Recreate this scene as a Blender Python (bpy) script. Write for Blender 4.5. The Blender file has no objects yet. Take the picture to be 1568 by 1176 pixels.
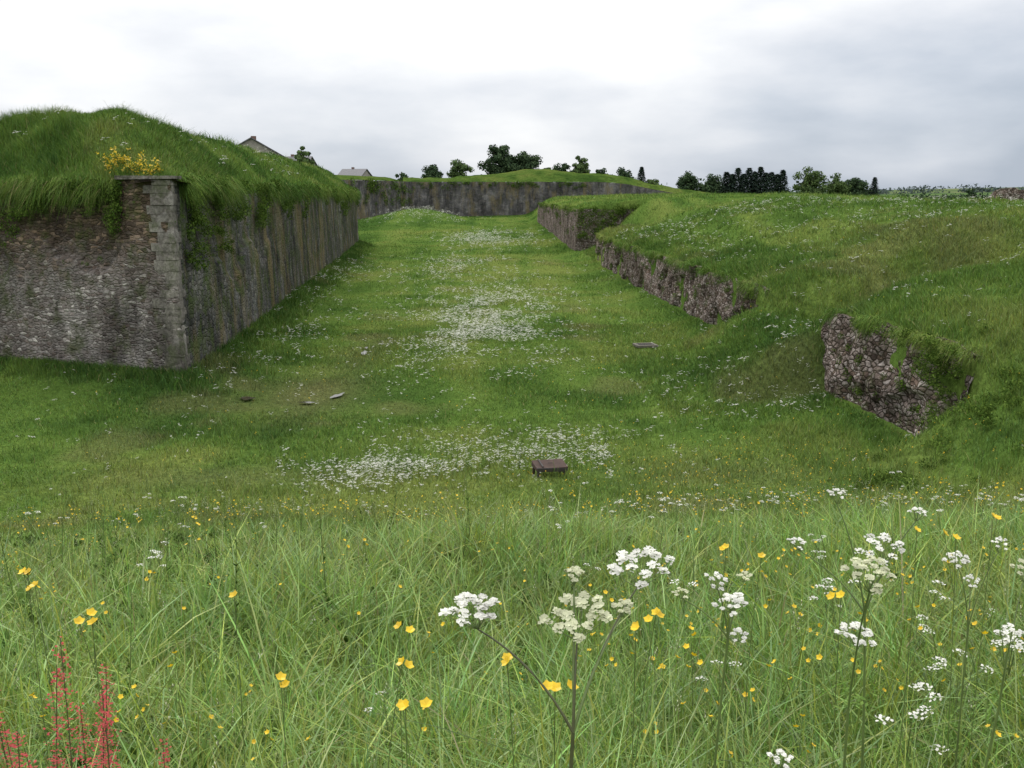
import bpy, math, random
import numpy as np
from mathutils import Vector, Euler, Quaternion
random.seed(3); rng=np.random.default_rng(5)
scene=bpy.context.scene

# ------------------------------------------------------------------ noise
def _h(a,b,s): 
    v=np.sin(a*127.1+b*311.7+s*74.7)*43758.5453
    return v-np.floor(v)
def vn(x,y,s=0):
    x=np.asarray(x,float);y=np.asarray(y,float)
    xi=np.floor(x);yi=np.floor(y);fx=x-xi;fy=y-yi
    fx=fx*fx*(3-2*fx);fy=fy*fy*(3-2*fy)
    return (_h(xi,yi,s)*(1-fx)+_h(xi+1,yi,s)*fx)*(1-fy)+(_h(xi,yi+1,s)*(1-fx)+_h(xi+1,yi+1,s)*fx)*fy
def fbm(x,y,s=0,o=3):
    r=0;a=.5;t=0
    for i in range(o):
        r=r+a*vn(x*2**i,y*2**i,s+i);t+=a;a*=.5
    return r/t-.5
def ss(v): 
    v=np.clip(v,0,1);return v*v*(3-2*v)

# ------------------------------------------------------------------ terrain
C=np.array([-13.7,41.0]);uL=np.array([-9.7,4.3]);uL/=np.linalg.norm(uL)
uF=np.array([-9.8,113.]);FL=np.linalg.norm(uF);uF/=FL
s61=abs(uL[0]*uF[1]-uL[1]*uF[0])
def ab(x,y):
    dx=np.asarray(x)-C[0];dy=np.asarray(y)-C[1];det=uL[0]*uF[1]-uL[1]*uF[0]
    return (dx*uF[1]-dy*uF[0])/det,(uL[0]*dy-uL[1]*dx)/det
def xe(y): return np.interp(y,[-20,20,29,38,53,88,118,134,244,300,400],[14,13.4,12.9,12.65,12.1,10.4,9.9,8.7,6.4,6,6])
def floorz(x,y):
    t=x-xe(y);a,b=ab(x,y)
    F=.35*fbm(x*.12,y*.12,1)+.14*fbm(x*.5,y*.5,2)
    F=F+np.interp(y,[0,120,300,340,500,900],[0,0,1.6,7,7,0])
    F=F+3.2*np.exp(-((x+24)/11)**2-((y-258)/16)**2)
    dF=np.clip(-a*s61,0,99);dL=np.clip(-b*s61,0,99);dd=np.hypot(dF,dL)
    F=F+.6*np.exp(-(dd/2.4)**2)*(b<FL+2)
    F=F+.5*np.exp(-(np.minimum(t,0)/1.8)**2)
    F=F-.35*np.exp(-((y-106-.15*x)/1.2)**2)*ss((x+4)/4)
    return F
def platz(t,x,y):
    pN=np.interp(t,[0,2,6,9,12,20,40],[3.5,4.0,4.6,5.5,5.9,6.5,6.9])
    pM=np.interp(t,[0,1,4,7,9.5,14,17,30],[3.4,3.9,4.4,4.8,6.0,6.5,7.0,7.1])
    pF=np.interp(t,[0,2,10,30],[6,6.7,7.3,7.8])
    wm=ss((y-38)/8);wf=ss((y-121)/13)
    P=pN*(1-wm)+pM*wm;P=P*(1-wf)+pF*wf
    P=P+1.3*fbm(x*.11,y*.11,7)*ss((t+1)/5)+1.1*fbm(x*.30,y*.30,9)*ss((t+1)/3)*(1-.6*wf)
    P=P-2.3*np.exp(-((y-(44.5+.25*t))/2.8)**2)*ss(1-(t-12)/16)*ss((t+1)/3)
    P=P-1.6*np.exp(-((y-(72+.6*t))/4)**2)*ss((t-1)/4)*ss(1-(t-14)/14)
    d=ss((x-46)/50)
    return P*(1-d)+.5*d
def H(x,y):
    x=np.asarray(x,float);y=np.asarray(y,float)
    t=x-xe(y);F=floorz(x,y);P=platz(t,x,y)
    S=np.clip(t/.3,0,1)
    wb=ss((y-38.2)/2.2)*(1-ss((y-48.5)/3));wn=1-ss((y-27)/2)
    rec=ss((y-118.5)/2)*(y<134)
    wfar=ss((y-240)/8)
    rb=ss((t+7.5)/11);rn=ss((t+4.5)/7);rr=ss((t)/10);rf=ss((t+2)/8)
    w=np.clip(1-wb-wn-rec-wfar,0,1)
    m=S*w+rb*wb+rn*wn+rr*rec+rf*wfar
    h=F+(P-F)*np.clip(m,0,1)*np.where(y>900,0,1)
    G=np.interp(y,[-60,0,4,9,12,15,18,21,24,28,40],[8,6.4,5.6,4.55,3.75,2.8,1.8,.95,.35,-.3,-5])+.6*fbm(x*.22,y*.22,11)*ss(y/6)+.02*x
    k=1.4;dd=np.clip(k-np.abs(h-G),0,k)
    return np.maximum(h,G)+dd*dd/(4*k)
def inb(x,y):
    a,b=ab(x,y);return (a>-.1)&(b>-.1)&(b<FL+.1)
def stepz(x,y):
    t=x-xe(y);return (t>-.4)&(t<.25)&(((y>28)&(y<39))|((y>50)&(y<118)))
cD=np.array((.056,.112,.024));cM=np.array((.110,.184,.038));cY=np.array((.172,.220,.055));cB=np.array((.165,.165,.068))
def gcol(x,y,bright=1.):
    x=np.asarray(x,float);y=np.asarray(y,float)
    v=.45*fbm(x*.05,y*.05,201,4)+.38*fbm(x*.33,y*.33,202,4)+.3*fbm(x*.45+3*fbm(x*.02,y*.03,209),y*.035,208,3)*(y>20)
    v=v*2.7+.57
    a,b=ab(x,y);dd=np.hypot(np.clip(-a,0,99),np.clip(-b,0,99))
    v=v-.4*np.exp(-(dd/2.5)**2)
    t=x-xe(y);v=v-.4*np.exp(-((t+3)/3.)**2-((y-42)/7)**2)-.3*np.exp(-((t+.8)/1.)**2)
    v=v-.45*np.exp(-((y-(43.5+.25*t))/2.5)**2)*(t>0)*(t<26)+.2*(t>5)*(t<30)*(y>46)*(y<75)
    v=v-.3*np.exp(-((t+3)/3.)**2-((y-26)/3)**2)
    # trodden track wandering up the ditch
    v=v-.28*np.exp(-((x+4.5+.055*y+1.2*np.sin(y*.06))/.9)**2)*(y>30)*(y<200)-.2*np.exp(-((x-4.2+.02*y-1.*np.sin(y*.05))/.8)**2)*(y>34)*(y<200)
    v=np.clip(v,0,1)[...,None]
    c=np.where(v<.5,cD+(cM-cD)*v*2,cM+(cY-cM)*(v-.5)*2)
    w=.75*np.exp(-((x+8.2)/2.0)**2-((y-40)/4.5)**2)*ss((fbm(x*.5,y*.25,205)+.2)/.25)
    w=w+.5*np.exp(-((x+7.6)/1.1)**2-((y-51)/6)**2)+.45*np.exp(-((x+8)/4.)**2-((y-27)/1.6)**2)+.35*np.exp(-((x-6)/3.5)**2-((y-27)/2.4)**2)
    w=w+.45*ss((fbm(x*.23,y*.23,207)-.15)/.15)*(y<130)
    w=np.clip(w,0,.75)[...,None]
    return (c*(1-w)+cB*w)*bright

def mk(name,verts,faces,mats=(),mi=None,smooth=False,parent=None,link=True):
    me=bpy.data.meshes.new(name)
    me.from_pydata([tuple(v) for v in verts],[],[tuple(f) for f in faces])
    for m in mats: me.materials.append(m)
    if mi is not None: me.polygons.foreach_set('material_index',np.array(mi,dtype=np.int32))
    if smooth: me.polygons.foreach_set('use_smooth',np.ones(len(me.polygons),dtype=bool))
    me.update()
    o=bpy.data.objects.new(name,me)
    if link: scene.collection.objects.link(o)
    if parent: o.parent=parent
    return o
def gridfaces(nr,nc):
    i=np.arange(nr-1)[:,None]*nc+np.arange(nc-1)[None,:]
    i=i.ravel();return np.stack([i,i+1,i+nc+1,i+nc],1)
def setcol(o,c):
    n=len(o.data.vertices);a=o.data.color_attributes.new('gcol','FLOAT_COLOR','POINT')
    a.data.foreach_set('color',np.concatenate([c.reshape(n,3),np.ones((n,1))],1).astype(np.float32).ravel())

# ------------------------------------------------------------------ materials
class N:
    def __init__(s,name):
        s.m=bpy.data.materials.new(name);s.m.use_nodes=True;s.t=s.m.node_tree;s.t.nodes.clear()
        s.out=s.t.nodes.new('ShaderNodeOutputMaterial')
    def n(s,ty,**k):
        x=s.t.nodes.new(ty)
        for a,b in k.items(): setattr(x,a,b)
        return x
    def l(s,a,b): s.t.links.new(a,b)
def noise(T,vec,scale,detail=3,rough=.55):
    n=T.n('ShaderNodeTexNoise');n.inputs['Scale'].default_value=scale;n.inputs['Detail'].default_value=detail;n.inputs['Roughness'].default_value=rough
    if vec is not None:T.l(vec,n.inputs['Vector'])
    return n.outputs['Fac']
def ramp(T,fac,st):
    r=T.n('ShaderNodeValToRGB');e=r.color_ramp.elements
    while len(e)<len(st): e.new(.5)
    for i,(p,c) in enumerate(st):
        e[i].position=p;e[i].color=(c[0],c[1],c[2],1) if hasattr(c,'__len__') else (c,c,c,1)
    T.l(fac,r.inputs['Fac']);return r.outputs['Color']
def mix(T,f,a,b,bt='MIX'):
    m=T.n('ShaderNodeMix',data_type='RGBA',blend_type=bt)
    for k,v in ((0,f),(6,a),(7,b)):
        if isinstance(v,(int,float)): m.inputs[k].default_value=v
        elif isinstance(v,tuple): m.inputs[k].default_value=(v[0],v[1],v[2],1)
        else: T.l(v,m.inputs[k])
    return m.outputs[2]
def math_(T,op,a,b=0.,clamp=False):
    m=T.n('ShaderNodeMath',operation=op,use_clamp=clamp)
    for k,v in ((0,a),(1,b)):
        if isinstance(v,(int,float)): m.inputs[k].default_value=v
        else: T.l(v,m.inputs[k])
    return m.outputs[0]
def blade_mat(name,transl,gloss):
    T=N(name);c=T.n('ShaderNodeAttribute',attribute_name='gcol').outputs['Color']
    d=T.n('ShaderNodeBsdfDiffuse');T.l(c,d.inputs['Color']);s=d.outputs[0]
    if transl:
        tr=T.n('ShaderNodeBsdfTranslucent');T.l(c,tr.inputs['Color']);ms=T.n('ShaderNodeMixShader');ms.inputs[0].default_value=transl
        T.l(s,ms.inputs[1]);T.l(tr.outputs[0],ms.inputs[2]);s=ms.outputs[0]
    if gloss:
        gl=T.n('ShaderNodeBsdfGlossy');gl.inputs['Roughness'].default_value=.45;gl.inputs['Color'].default_value=(.8,.8,.8,1);ms=T.n('ShaderNodeMixShader');ms.inputs[0].default_value=gloss
        T.l(s,ms.inputs[1]);T.l(gl.outputs[0],ms.inputs[2]);s=ms.outputs[0]
    T.l(s,T.out.inputs[0]);return T.m
def leaf_mat(name,dark,light,var=.35):
    T=N(name);g=T.n('ShaderNodeNewGeometry')
    col=ramp(T,g.outputs['Random Per Island'],[(0,dark),(1,light)])
    r=ramp(T,noise(T,g.outputs['Position'],.9,1),[(.3,1-var),(.7,1+var)])
    col=mix(T,1.,col,r,'MULTIPLY')
    d=T.n('ShaderNodeBsdfDiffuse');T.l(col,d.inputs['Color']);T.l(d.outputs[0],T.out.inputs[0]);return T.m
def plain(name,col,rough=.6,transl=0,metal=0,nz=None):
    T=N(name);p=T.n('ShaderNodeBsdfPrincipled');p.inputs['Roughness'].default_value=rough;p.inputs['Metallic'].default_value=metal
    g=T.n('ShaderNodeNewGeometry').outputs['Position']
    c=ramp(T,noise(T,g,nz or 6.,3),[(.25,tuple(x*.65 for x in col)),(.75,tuple(min(1,x*1.25) for x in col))])
    T.l(c,p.inputs['Base Color'])
    if transl:
        tr=T.n('ShaderNodeBsdfTranslucent');T.l(c,tr.inputs['Color']);ms=T.n('ShaderNodeMixShader');ms.inputs[0].default_value=transl
        T.l(p.outputs[0],ms.inputs[1]);T.l(tr.outputs[0],ms.inputs[2]);T.l(ms.outputs[0],T.out.inputs[0])
    else: T.l(p.outputs[0],T.out.inputs[0])
    return T.m
def ground_mat():
    T=N('meadow_ground');g=T.n('ShaderNodeNewGeometry').outputs['Position']
    col=T.n('ShaderNodeAttribute',attribute_name='gcol').outputs['Color']
    col=mix(T,1.,col,ramp(T,noise(T,g,5.,5,.75),[(.3,.45),(.7,1.3)]),'MULTIPLY')
    sp=T.n('ShaderNodeSeparateXYZ');T.l(g,sp.inputs[0])
    vo=T.n('ShaderNodeTexVoronoi');mp=T.n('ShaderNodeMapping');mp.inputs['Scale'].default_value=(.006,.0035,0);T.l(g,mp.inputs[0]);T.l(mp.outputs[0],vo.inputs['Vector']);vo.inputs['Scale'].default_value=1
    vs=T.n('ShaderNodeSeparateXYZ');T.l(vo.outputs['Color'],vs.inputs[0])
    fc=ramp(T,vs.outputs[0],[(0,(.04,.075,.04)),(.35,(.09,.14,.05)),(.6,(.14,.16,.08)),(1,(.06,.10,.05))])
    f=ramp(T,math_(T,'DIVIDE',sp.outputs[1],1000.),[(.33,0.),(.45,1.)])
    col=mix(T,f,col,fc)
    p=T.n('ShaderNodeBsdfDiffuse');T.l(col,p.inputs['Color'])
    bp=T.n('ShaderNodeBump');bp.inputs['Strength'].default_value=.7;bp.inputs['Distance'].default_value=.2;T.l(noise(T,g,2.2,6,.75),bp.inputs['Height']);T.l(bp.outputs[0],p.inputs['Normal'])
    T.l(p.outputs[0],T.out.inputs[0]);return T.m
def masonry(name,sc,stones,mortar,zstain=None,bump=1.,streak=0.,moss=.5,bd=.05,mossc=(.055,.08,.02),mth=.53,edge_w=.12,damp=.5,pale=None):
    T=N(name);g=T.n('ShaderNodeNewGeometry').outputs['Position']
    nz=T.n('ShaderNodeTexNoise');nz.inputs['Scale'].default_value=1.7;nz.inputs['Detail'].default_value=3;T.l(g,nz.inputs['Vector'])
    dv=T.n('ShaderNodeVectorMath',operation='MULTIPLY_ADD');T.l(nz.outputs['Color'],dv.inputs[0]);dv.inputs[1].default_value=(.22,.22,.22);T.l(g,dv.inputs[2])
    mp=T.n('ShaderNodeMapping');mp.inputs['Scale'].default_value=sc;T.l(dv.outputs[0],mp.inputs[0])
    v1=T.n('ShaderNodeTexVoronoi');v1.inputs['Scale'].default_value=1;v1.inputs['Randomness'].default_value=.85;T.l(mp.outputs[0],v1.inputs['Vector'])
    v2=T.n('ShaderNodeTexVoronoi',feature='DISTANCE_TO_EDGE');v2.inputs['Scale'].default_value=1;v2.inputs['Randomness'].default_value=.85;T.l(mp.outputs[0],v2.inputs['Vector'])
    s=T.n('ShaderNodeSeparateXYZ');T.l(v1.outputs['Color'],s.inputs[0])
    n=len(stones);col=ramp(T,s.outputs[0],[(i/(n-1),c) for i,c in enumerate(stones)])
    edge=ramp(T,v2.outputs['Distance'],[(.02,1.),(edge_w,0.)])
    col=mix(T,edge,col,mortar)
    big=noise(T,g,.35,5,.65);fine=noise(T,g,9.,4,.7);mid=noise(T,g,1.4,5,.7)
    if pale:
        f=ramp(T,noise(T,g,.55,6,.7),[(.50,0.),(.60,.6)]);col=mix(T,f,col,mix(T,fine,tuple(.75*c for c in pale),tuple(1.2*c for c in pale)))
    col=mix(T,1.,col,ramp(T,big,[(.3,.5),(.7,1.4)]),'MULTIPLY')
    col=mix(T,1.,col,ramp(T,fine,[(.3,.6),(.7,1.45)]),'MULTIPLY')
    sep=T.n('ShaderNodeSeparateXYZ');T.l(g,sep.inputs[0])
    if zstain:
        z0,z1,c=zstain
        hz=math_(T,'ADD',sep.outputs[2],math_(T,'MULTIPLY',mid,4.))
        f=ramp(T,math_(T,'DIVIDE',hz,14.),[(z0/14,0.),(z1/14,.85)])
        col=mix(T,f,col,mix(T,1.,c,ramp(T,s.outputs[1],[(0,.45),(.8,1.),(1,2.6)]),'MULTIPLY'))
    mpd=T.n('ShaderNodeMapping');mpd.inputs['Scale'].default_value=(.5,.5,.16);mpd.inputs['Location'].default_value=(3,1,2);T.l(g,mpd.inputs[0])
    dm=ramp(T,noise(T,mpd.outputs[0],1.,7,.72),[(.40,1-damp),(.56,1.)])
    col=mix(T,1.,col,dm,'MULTIPLY')
    if streak:
        mp2=T.n('ShaderNodeMapping');mp2.inputs['Scale'].default_value=(.55,.55,.10);T.l(g,mp2.inputs[0])
        st=noise(T,mp2.outputs[0],1.,7,.75)
        col=mix(T,1.,col,ramp(T,st,[(.35,1-streak),(.65,1.3)]),'MULTIPLY')
        mp3=T.n('ShaderNodeMapping');mp3.inputs['Scale'].default_value=(.4,.4,.12);T.l(g,mp3.inputs[0])
        f=ramp(T,noise(T,mp3.outputs[0],1.,5,.65),[(.50,0.),(.64,.75)])
        col=mix(T,f,col,mix(T,fine,(.13,.11,.05),(.20,.16,.09)))
    f=ramp(T,noise(T,g,.9,6,.75),[(mth,0.),(mth+.12,moss)])
    col=mix(T,f,col,mossc)
    p=T.n('ShaderNodeBsdfDiffuse');T.l(col,p.inputs['Color'])
    hgt=math_(T,'ADD',math_(T,'MULTIPLY',ramp(T,v2.outputs['Distance'],[(0,0.),(.2,1.)]),.8),math_(T,'ADD',math_(T,'MULTIPLY',s.outputs[2],.9),fine))
    bp=T.n('ShaderNodeBump');bp.inputs['Strength'].default_value=bump;bp.inputs['Distance'].default_value=bd;T.l(hgt,bp.inputs['Height']);T.l(bp.outputs[0],p.inputs['Normal'])
    T.l(p.outputs[0],T.out.inputs[0]);return T.m

M_ground=ground_mat()
M_blade=blade_mat('meadow_grass',.0,0);M_near=blade_mat('tall_meadow_grass',.3,.05)
M_ivy=leaf_mat('wall_plants_leaf',(.035,.075,.014),(.12,.18,.035))
M_weed=leaf_mat('weed_leaf',(.065,.12,.028),(.12,.19,.045))
M_treeD=leaf_mat('tree_foliage_dark',(.030,.055,.030),(.065,.098,.046))
M_treeL=leaf_mat('tree_foliage_light',(.055,.095,.038),(.11,.155,.055))
M_con=leaf_mat('conifer_needles',(.022,.040,.032),(.042,.064,.042))
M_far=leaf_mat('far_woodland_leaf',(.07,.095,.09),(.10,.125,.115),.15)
M_bark=plain('bark',(.07,.055,.04),.9)
M_white=plain('white_petals',(.80,.80,.74),.6,.25,nz=30)
M_cream=plain('cream_florets',(.60,.62,.42),.6,.25,nz=30)
M_yel=plain('yellow_petals',(.84,.57,.02),.4,.25,nz=30)
M_stem=plain('flower_stem',(.11,.16,.045),.5,nz=15)
M_stemd=plain('dark_stem',(.075,.08,.035),.5,nz=15)
M_red=plain('sorrel_seeds',(.38,.05,.05),.9,0,nz=20)
M_rust=plain('rusted_iron',(.055,.032,.024),.9,nz=7)
M_iron=plain('dark_iron',(.035,.03,.028),.7,nz=9)
M_conc=plain('old_concrete',(.12,.11,.09),.9)
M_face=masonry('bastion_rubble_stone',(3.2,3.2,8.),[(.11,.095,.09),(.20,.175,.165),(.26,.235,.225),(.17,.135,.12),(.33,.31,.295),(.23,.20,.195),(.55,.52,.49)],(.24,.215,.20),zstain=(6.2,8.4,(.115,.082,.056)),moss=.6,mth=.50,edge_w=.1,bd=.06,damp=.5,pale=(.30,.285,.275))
M_flank=masonry('bastion_flank_shaded_stone',(2.2,2.2,4.5),[(.07,.073,.073),(.11,.112,.11),(.14,.138,.135),(.095,.09,.08),(.20,.195,.18)],(.11,.11,.10),streak=.5,moss=.7,bump=.9,mossc=(.062,.088,.028),mth=.48,damp=.55)  # streaked slate grey; stone colours also darkened to carry this side's weaker light
M_quoin=masonry('quoin_stone',(1.5,1.5,1.6),[(.17,.16,.145),(.235,.22,.195),(.20,.19,.17),(.28,.265,.245)],(.19,.175,.16),moss=.5,mth=.50,bump=.8,bd=.05,damp=.5)
M_rub=masonry('counterscarp_rubble',(3.8,3.8,6.),[(.09,.07,.06),(.23,.185,.165),(.34,.29,.27),(.14,.10,.08),(.45,.40,.38),(.28,.23,.21)],(.08,.065,.05),moss=.6,bump=1.,bd=.09,damp=.4)
M_farw=masonry('far_curtain_stone',(1.0,1.0,1.8),[(.10,.10,.105),(.135,.13,.135),(.175,.165,.165)],(.13,.125,.125),streak=.4,moss=.3)

# ------------------------------------------------------------------ ground sheet
def geo(a,b,f):
    r=[a];st=abs(a)*.08+3
    while r[-1]<b: r.append(r[-1]+st);st*=f
    return r
ys=np.unique(np.round(np.concatenate([np.arange(-60,-4,4),np.arange(-4,30,.35),np.arange(30,60,.5),np.arange(60,134,1.2),[117.8,118.5,119.2,120,133.95,134.05],np.arange(135,200,2.5),np.arange(200,360,4),geo(360,4500,1.15)]),3))
ts=np.unique(np.round(np.concatenate([-np.array(geo(62,2600,1.2)),np.arange(-60,-44,2),np.arange(-44,-2,.6),np.arange(-2,0,.3),[0,.3,.6],np.arange(.9,24,.5),np.arange(24,60,2),geo(62,3000,1.2)]),3))
Y,Tt=np.meshgrid(ys,ts,indexing='ij');X=Tt+xe(Y);Z=H(X,Y)
gr=mk('ground',np.stack([X.ravel(),Y.ravel(),Z.ravel()],1),gridfaces(len(ys),len(ts)),[M_ground],smooth=True)
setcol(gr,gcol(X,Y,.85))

# ------------------------------------------------------------------ walls
def wall_path(pts,closed_n=1,step=.3,zstep=.3,zb=None,zt=None,batter=.03,rough=.05,freq=1.5,inset=None,capw=.9,seed=0):
    pts=[np.array(p,float) for p in pts]
    P=[];NN=[];S=[];seg=[];s=0;ns=[]
    for i in range(len(pts)-1):
        d=pts[i+1]-pts[i];d/=np.linalg.norm(d);ns.append(np.array([d[1],-d[0]])*closed_n)
    for i in range(len(pts)-1):
        L=np.linalg.norm(pts[i+1]-pts[i]);n=max(1,int(L/step))
        for k in range(n+(i==len(pts)-2)):
            f=k/n;P.append(pts[i]*(1-f)+pts[i+1]*f);S.append(s+f*L);seg.append(i)
            if k==0 and i>0: NN.append((ns[i-1]+ns[i])/(1+ns[i-1]@ns[i]))
            else: NN.append(ns[i])
        s+=L
    P=np.array(P);NN=np.array(NN);S=np.array(S)
    zb_=zb(P[:,0],P[:,1]);zt_=zt(P[:,0],P[:,1],S)
    nz=max(2,int((zt_-zb_).max()/zstep));f=np.linspace(0,1,nz)[:,None]
    Zv=zb_[None]+(zt_-zb_)[None]*f
    off=batter*(zt_[None]-Zv)+rough*2*fbm(S[None]*freq+0*Zv,Zv*freq,seed,4)
    if inset is not None: off=off-inset(S[None]+0*Zv,Zv)
    XY=P[None]+NN[None]*off[...,None]
    V=np.concatenate([XY,Zv[...,None]],2)
    cap=np.concatenate([P-NN*capw,(zt_-.15)[:,None]],1)[None]
    V=np.concatenate([V,cap],0);Fc=gridfaces(V.shape[0],V.shape[1])
    mi=np.tile(np.array(seg)[:len(P)-1],V.shape[0]-1)
    return V.reshape(-1,3),Fc,mi
WT=8.6
def bast_edge(a,b): return C+uL*a+uF*b
L_=bast_edge(60,0);G_=bast_edge(50,FL);F_=bast_edge(0,FL)
def inset(S,Z):
    s=60-S
    m=ss((s-2.3)/1.2)*(S<60)
    ragged=ss((Z-(5.2+3.4*fbm(S*.35,Z*.2,31)))/.35)
    hole=ss(1-((s-10.4)/1.1)**2-((Z-5.)/.9)**2)*.5
    fl=(S>60)*ss((Z-(4.5+7*fbm(S*.22,Z*.15,33)))/.4)*.25*ss((S-62)/2)*ss(1-(S-80)/14)
    return m*ragged*.36+hole*m+fl+m*ragged*.35*np.abs(fbm(S*2.2,Z*2.8,35))
def bzt(x,y,s):
    sc=60-s;r=WT+.12*fbm(s*.6,s*0,41)-.05
    r=np.where(sc>2.6,r-.45*ss((sc-2.6)/1.5)+.3*np.minimum(0,fbm(s*.6,s*0,43)),r)
    return np.where(np.abs(sc)<2.4,WT,r)
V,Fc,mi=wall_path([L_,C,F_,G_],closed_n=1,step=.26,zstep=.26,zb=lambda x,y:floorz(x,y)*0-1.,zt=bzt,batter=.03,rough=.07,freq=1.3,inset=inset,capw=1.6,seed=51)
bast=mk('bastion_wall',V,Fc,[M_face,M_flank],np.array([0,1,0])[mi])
qv=[];qf=[]
def prism(poly,z0,z1,shift0,shift1):
    b=len(qv);n=len(poly)
    for (z,sh) in ((z0,shift0),(z1,shift1)):
        for p in poly: qv.append((p[0]+sh[0]+random.gauss(0,.014),p[1]+sh[1]+random.gauss(0,.014),z+random.gauss(0,.008)))
    qf.append(list(range(b,b+n))[::-1]);qf.append(list(range(b+n,b+2*n)))
    for i in range(n): j=(i+1)%n;qf.append([b+i,b+j,b+n+j,b+n+i])
zz=-.6;k=0;mit=-(uL+uF)/s61
while zz<WT-.2:
    h=min(random.uniform(.26,.46),WT-zz)
    w1=random.uniform(1.15,1.5)if k%2==0 else random.uniform(.8,1.15);w2=random.uniform(.6,.8) if k%2==0 else random.uniform(.9,1.2)
    pr=.03+random.uniform(-.03,.015);o=C+mit*pr
    poly=[o,o+uF*w2,o+uF*w2+uL*.25,o+uL*w1+uF*.25,o+uL*w1]
    prism(poly,zz,zz+h-.006,mit*(.03*(WT-zz)),mit*(.03*(WT-zz-h)));zz+=h;k+=1
o=C+mit*.16
prism([o,o+uF*1.6,o+uF*1.6+uL*.5,o+uL*3.0+uF*1.,o+uL*3.0],WT+.02,WT+.16,(0,0),(0,0))
mk('quoin_stones',qv,qf,[M_quoin],parent=bast)
def bast_h(a,b):
    k=2.4;aa=a*s61;bb=b*s61
    hm=np.clip(.5+.5*(bb-aa)/k,0,1);dm=bb*(1-hm)+aa*hm-k*hm*(1-hm)
    d=np.maximum(np.minimum(dm,(FL-b)*s61),0)
    z=WT-.1+np.interp(d,[0,.6,2,3.6,5,8,14,60],[0,.3,1.5,2.7,3.05,3.0,2.7,2.0])
    x=C[0]+uL[0]*a+uF[0]*b;y=C[1]+uL[1]*a+uF[1]*b
    z=z+.9*fbm(x*.18,y*.12,61)*ss(d/4)+.9*fbm(x*.55,y*.55,62)*ss(d/1.5)
    return z-.9*ss((a-6)/14)*ss(d/4)
av=np.concatenate([[.12],np.arange(.15,14,.45),np.arange(14,60,1.5)]);bv=np.concatenate([[.12],np.arange(.15,18,.45),np.arange(18,FL-6,1.2),np.arange(FL-6,FL,.5)])
A,B=np.meshgrid(av,bv,indexing='ij');Zb=bast_h(A,B);Zb[0,:]=WT-1.6;Zb[:,0]=WT-1.6
A2=A.copy();B2=B.copy();A2[0,:]=1.1;B2[:,0]=1.7   # turned-under lip, tucked in behind the masonry
A2[0,0]=1.1;B2[0,0]=1.7
Xb=C[0]+uL[0]*A2+uF[0]*B2;Yb=C[1]+uL[1]*A2+uF[1]*B2
bm_=mk('bastion_earth_rampart',np.stack([Xb.ravel(),Yb.ravel(),Zb.ravel()],1),gridfaces(len(av),len(bv))[:,::-1],[M_ground],smooth=True)
def bcol(x,y):
    v=np.clip((.5*fbm(x*.12,y*.08,211,4)+.5*fbm(x*.6,y*.5,212,3))*2.8+.55,0,1)[...,None]
    return np.where(v<.5,cD+(cM-cD)*v*2,cM+(cY-cM)*(v-.5)*2)
setcol(bm_,bcol(Xb,Yb)*.85)

fl=lambda x,y:floorz(x,y)-.6
def rzt(amp,drop=.05):
    return lambda x,y,s: platz(np.full_like(x,.35),x,y)-drop+amp*fbm(s*.5,s*0,71)
def edge(y0,y1,n,off=0): return [(float(xe(y))+off,y) for y in np.linspace(y0,y1,n)]
def right_wall(name,pts,**k):
    V,Fc,mi=wall_path(pts,closed_n=-1,**k);return mk(name,V,Fc,[M_rub])
def brk(S,Z): return .3*ss((fbm(S*.28,Z*.45,88)-.0)/.08)
right_wall('ruined_counterscarp_wall',edge(28.2,40,6,-.02),step=.11,zstep=.11,zb=fl,zt=rzt(.6,.15),batter=.14,rough=.22,freq=1.6,inset=brk,seed=80)
right_wall('counterscarp_wall',edge(49.6,118,14,-.02)+[(17,118.6)],step=.2,zstep=.16,zb=fl,zt=rzt(.5,.15),batter=.09,rough=.2,freq=1.3,inset=brk,seed=81)
right_wall('counterscarp_wall',[(19,133.9)]+edge(133.8,246,10,-.05),step=.5,zstep=.4,zb=fl,zt=lambda x,y,s:platz(np.full_like(x,.4),x,np.maximum(y,134.5))-.05+.3*fbm(s*.5,s*0,3),batter=.06,rough=.12,freq=1.,seed=82)
rx,ry=44.5,92.
V,Fc,mi=wall_path([(rx-1.5,ry+3),(rx,ry),(rx+7,ry+1)],closed_n=1,step=.3,zstep=.25,zb=lambda x,y:H(x,y)-.5,zt=lambda x,y,s:H(x,y)+1.6+1.3*fbm(s*.5,s*0,5)-1.2*ss(1-s/2.5),batter=.1,rough=.2,freq=1.3,seed=83,capw=2)
mk('ruined_wall_stub',V,Fc,[M_rub])

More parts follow.
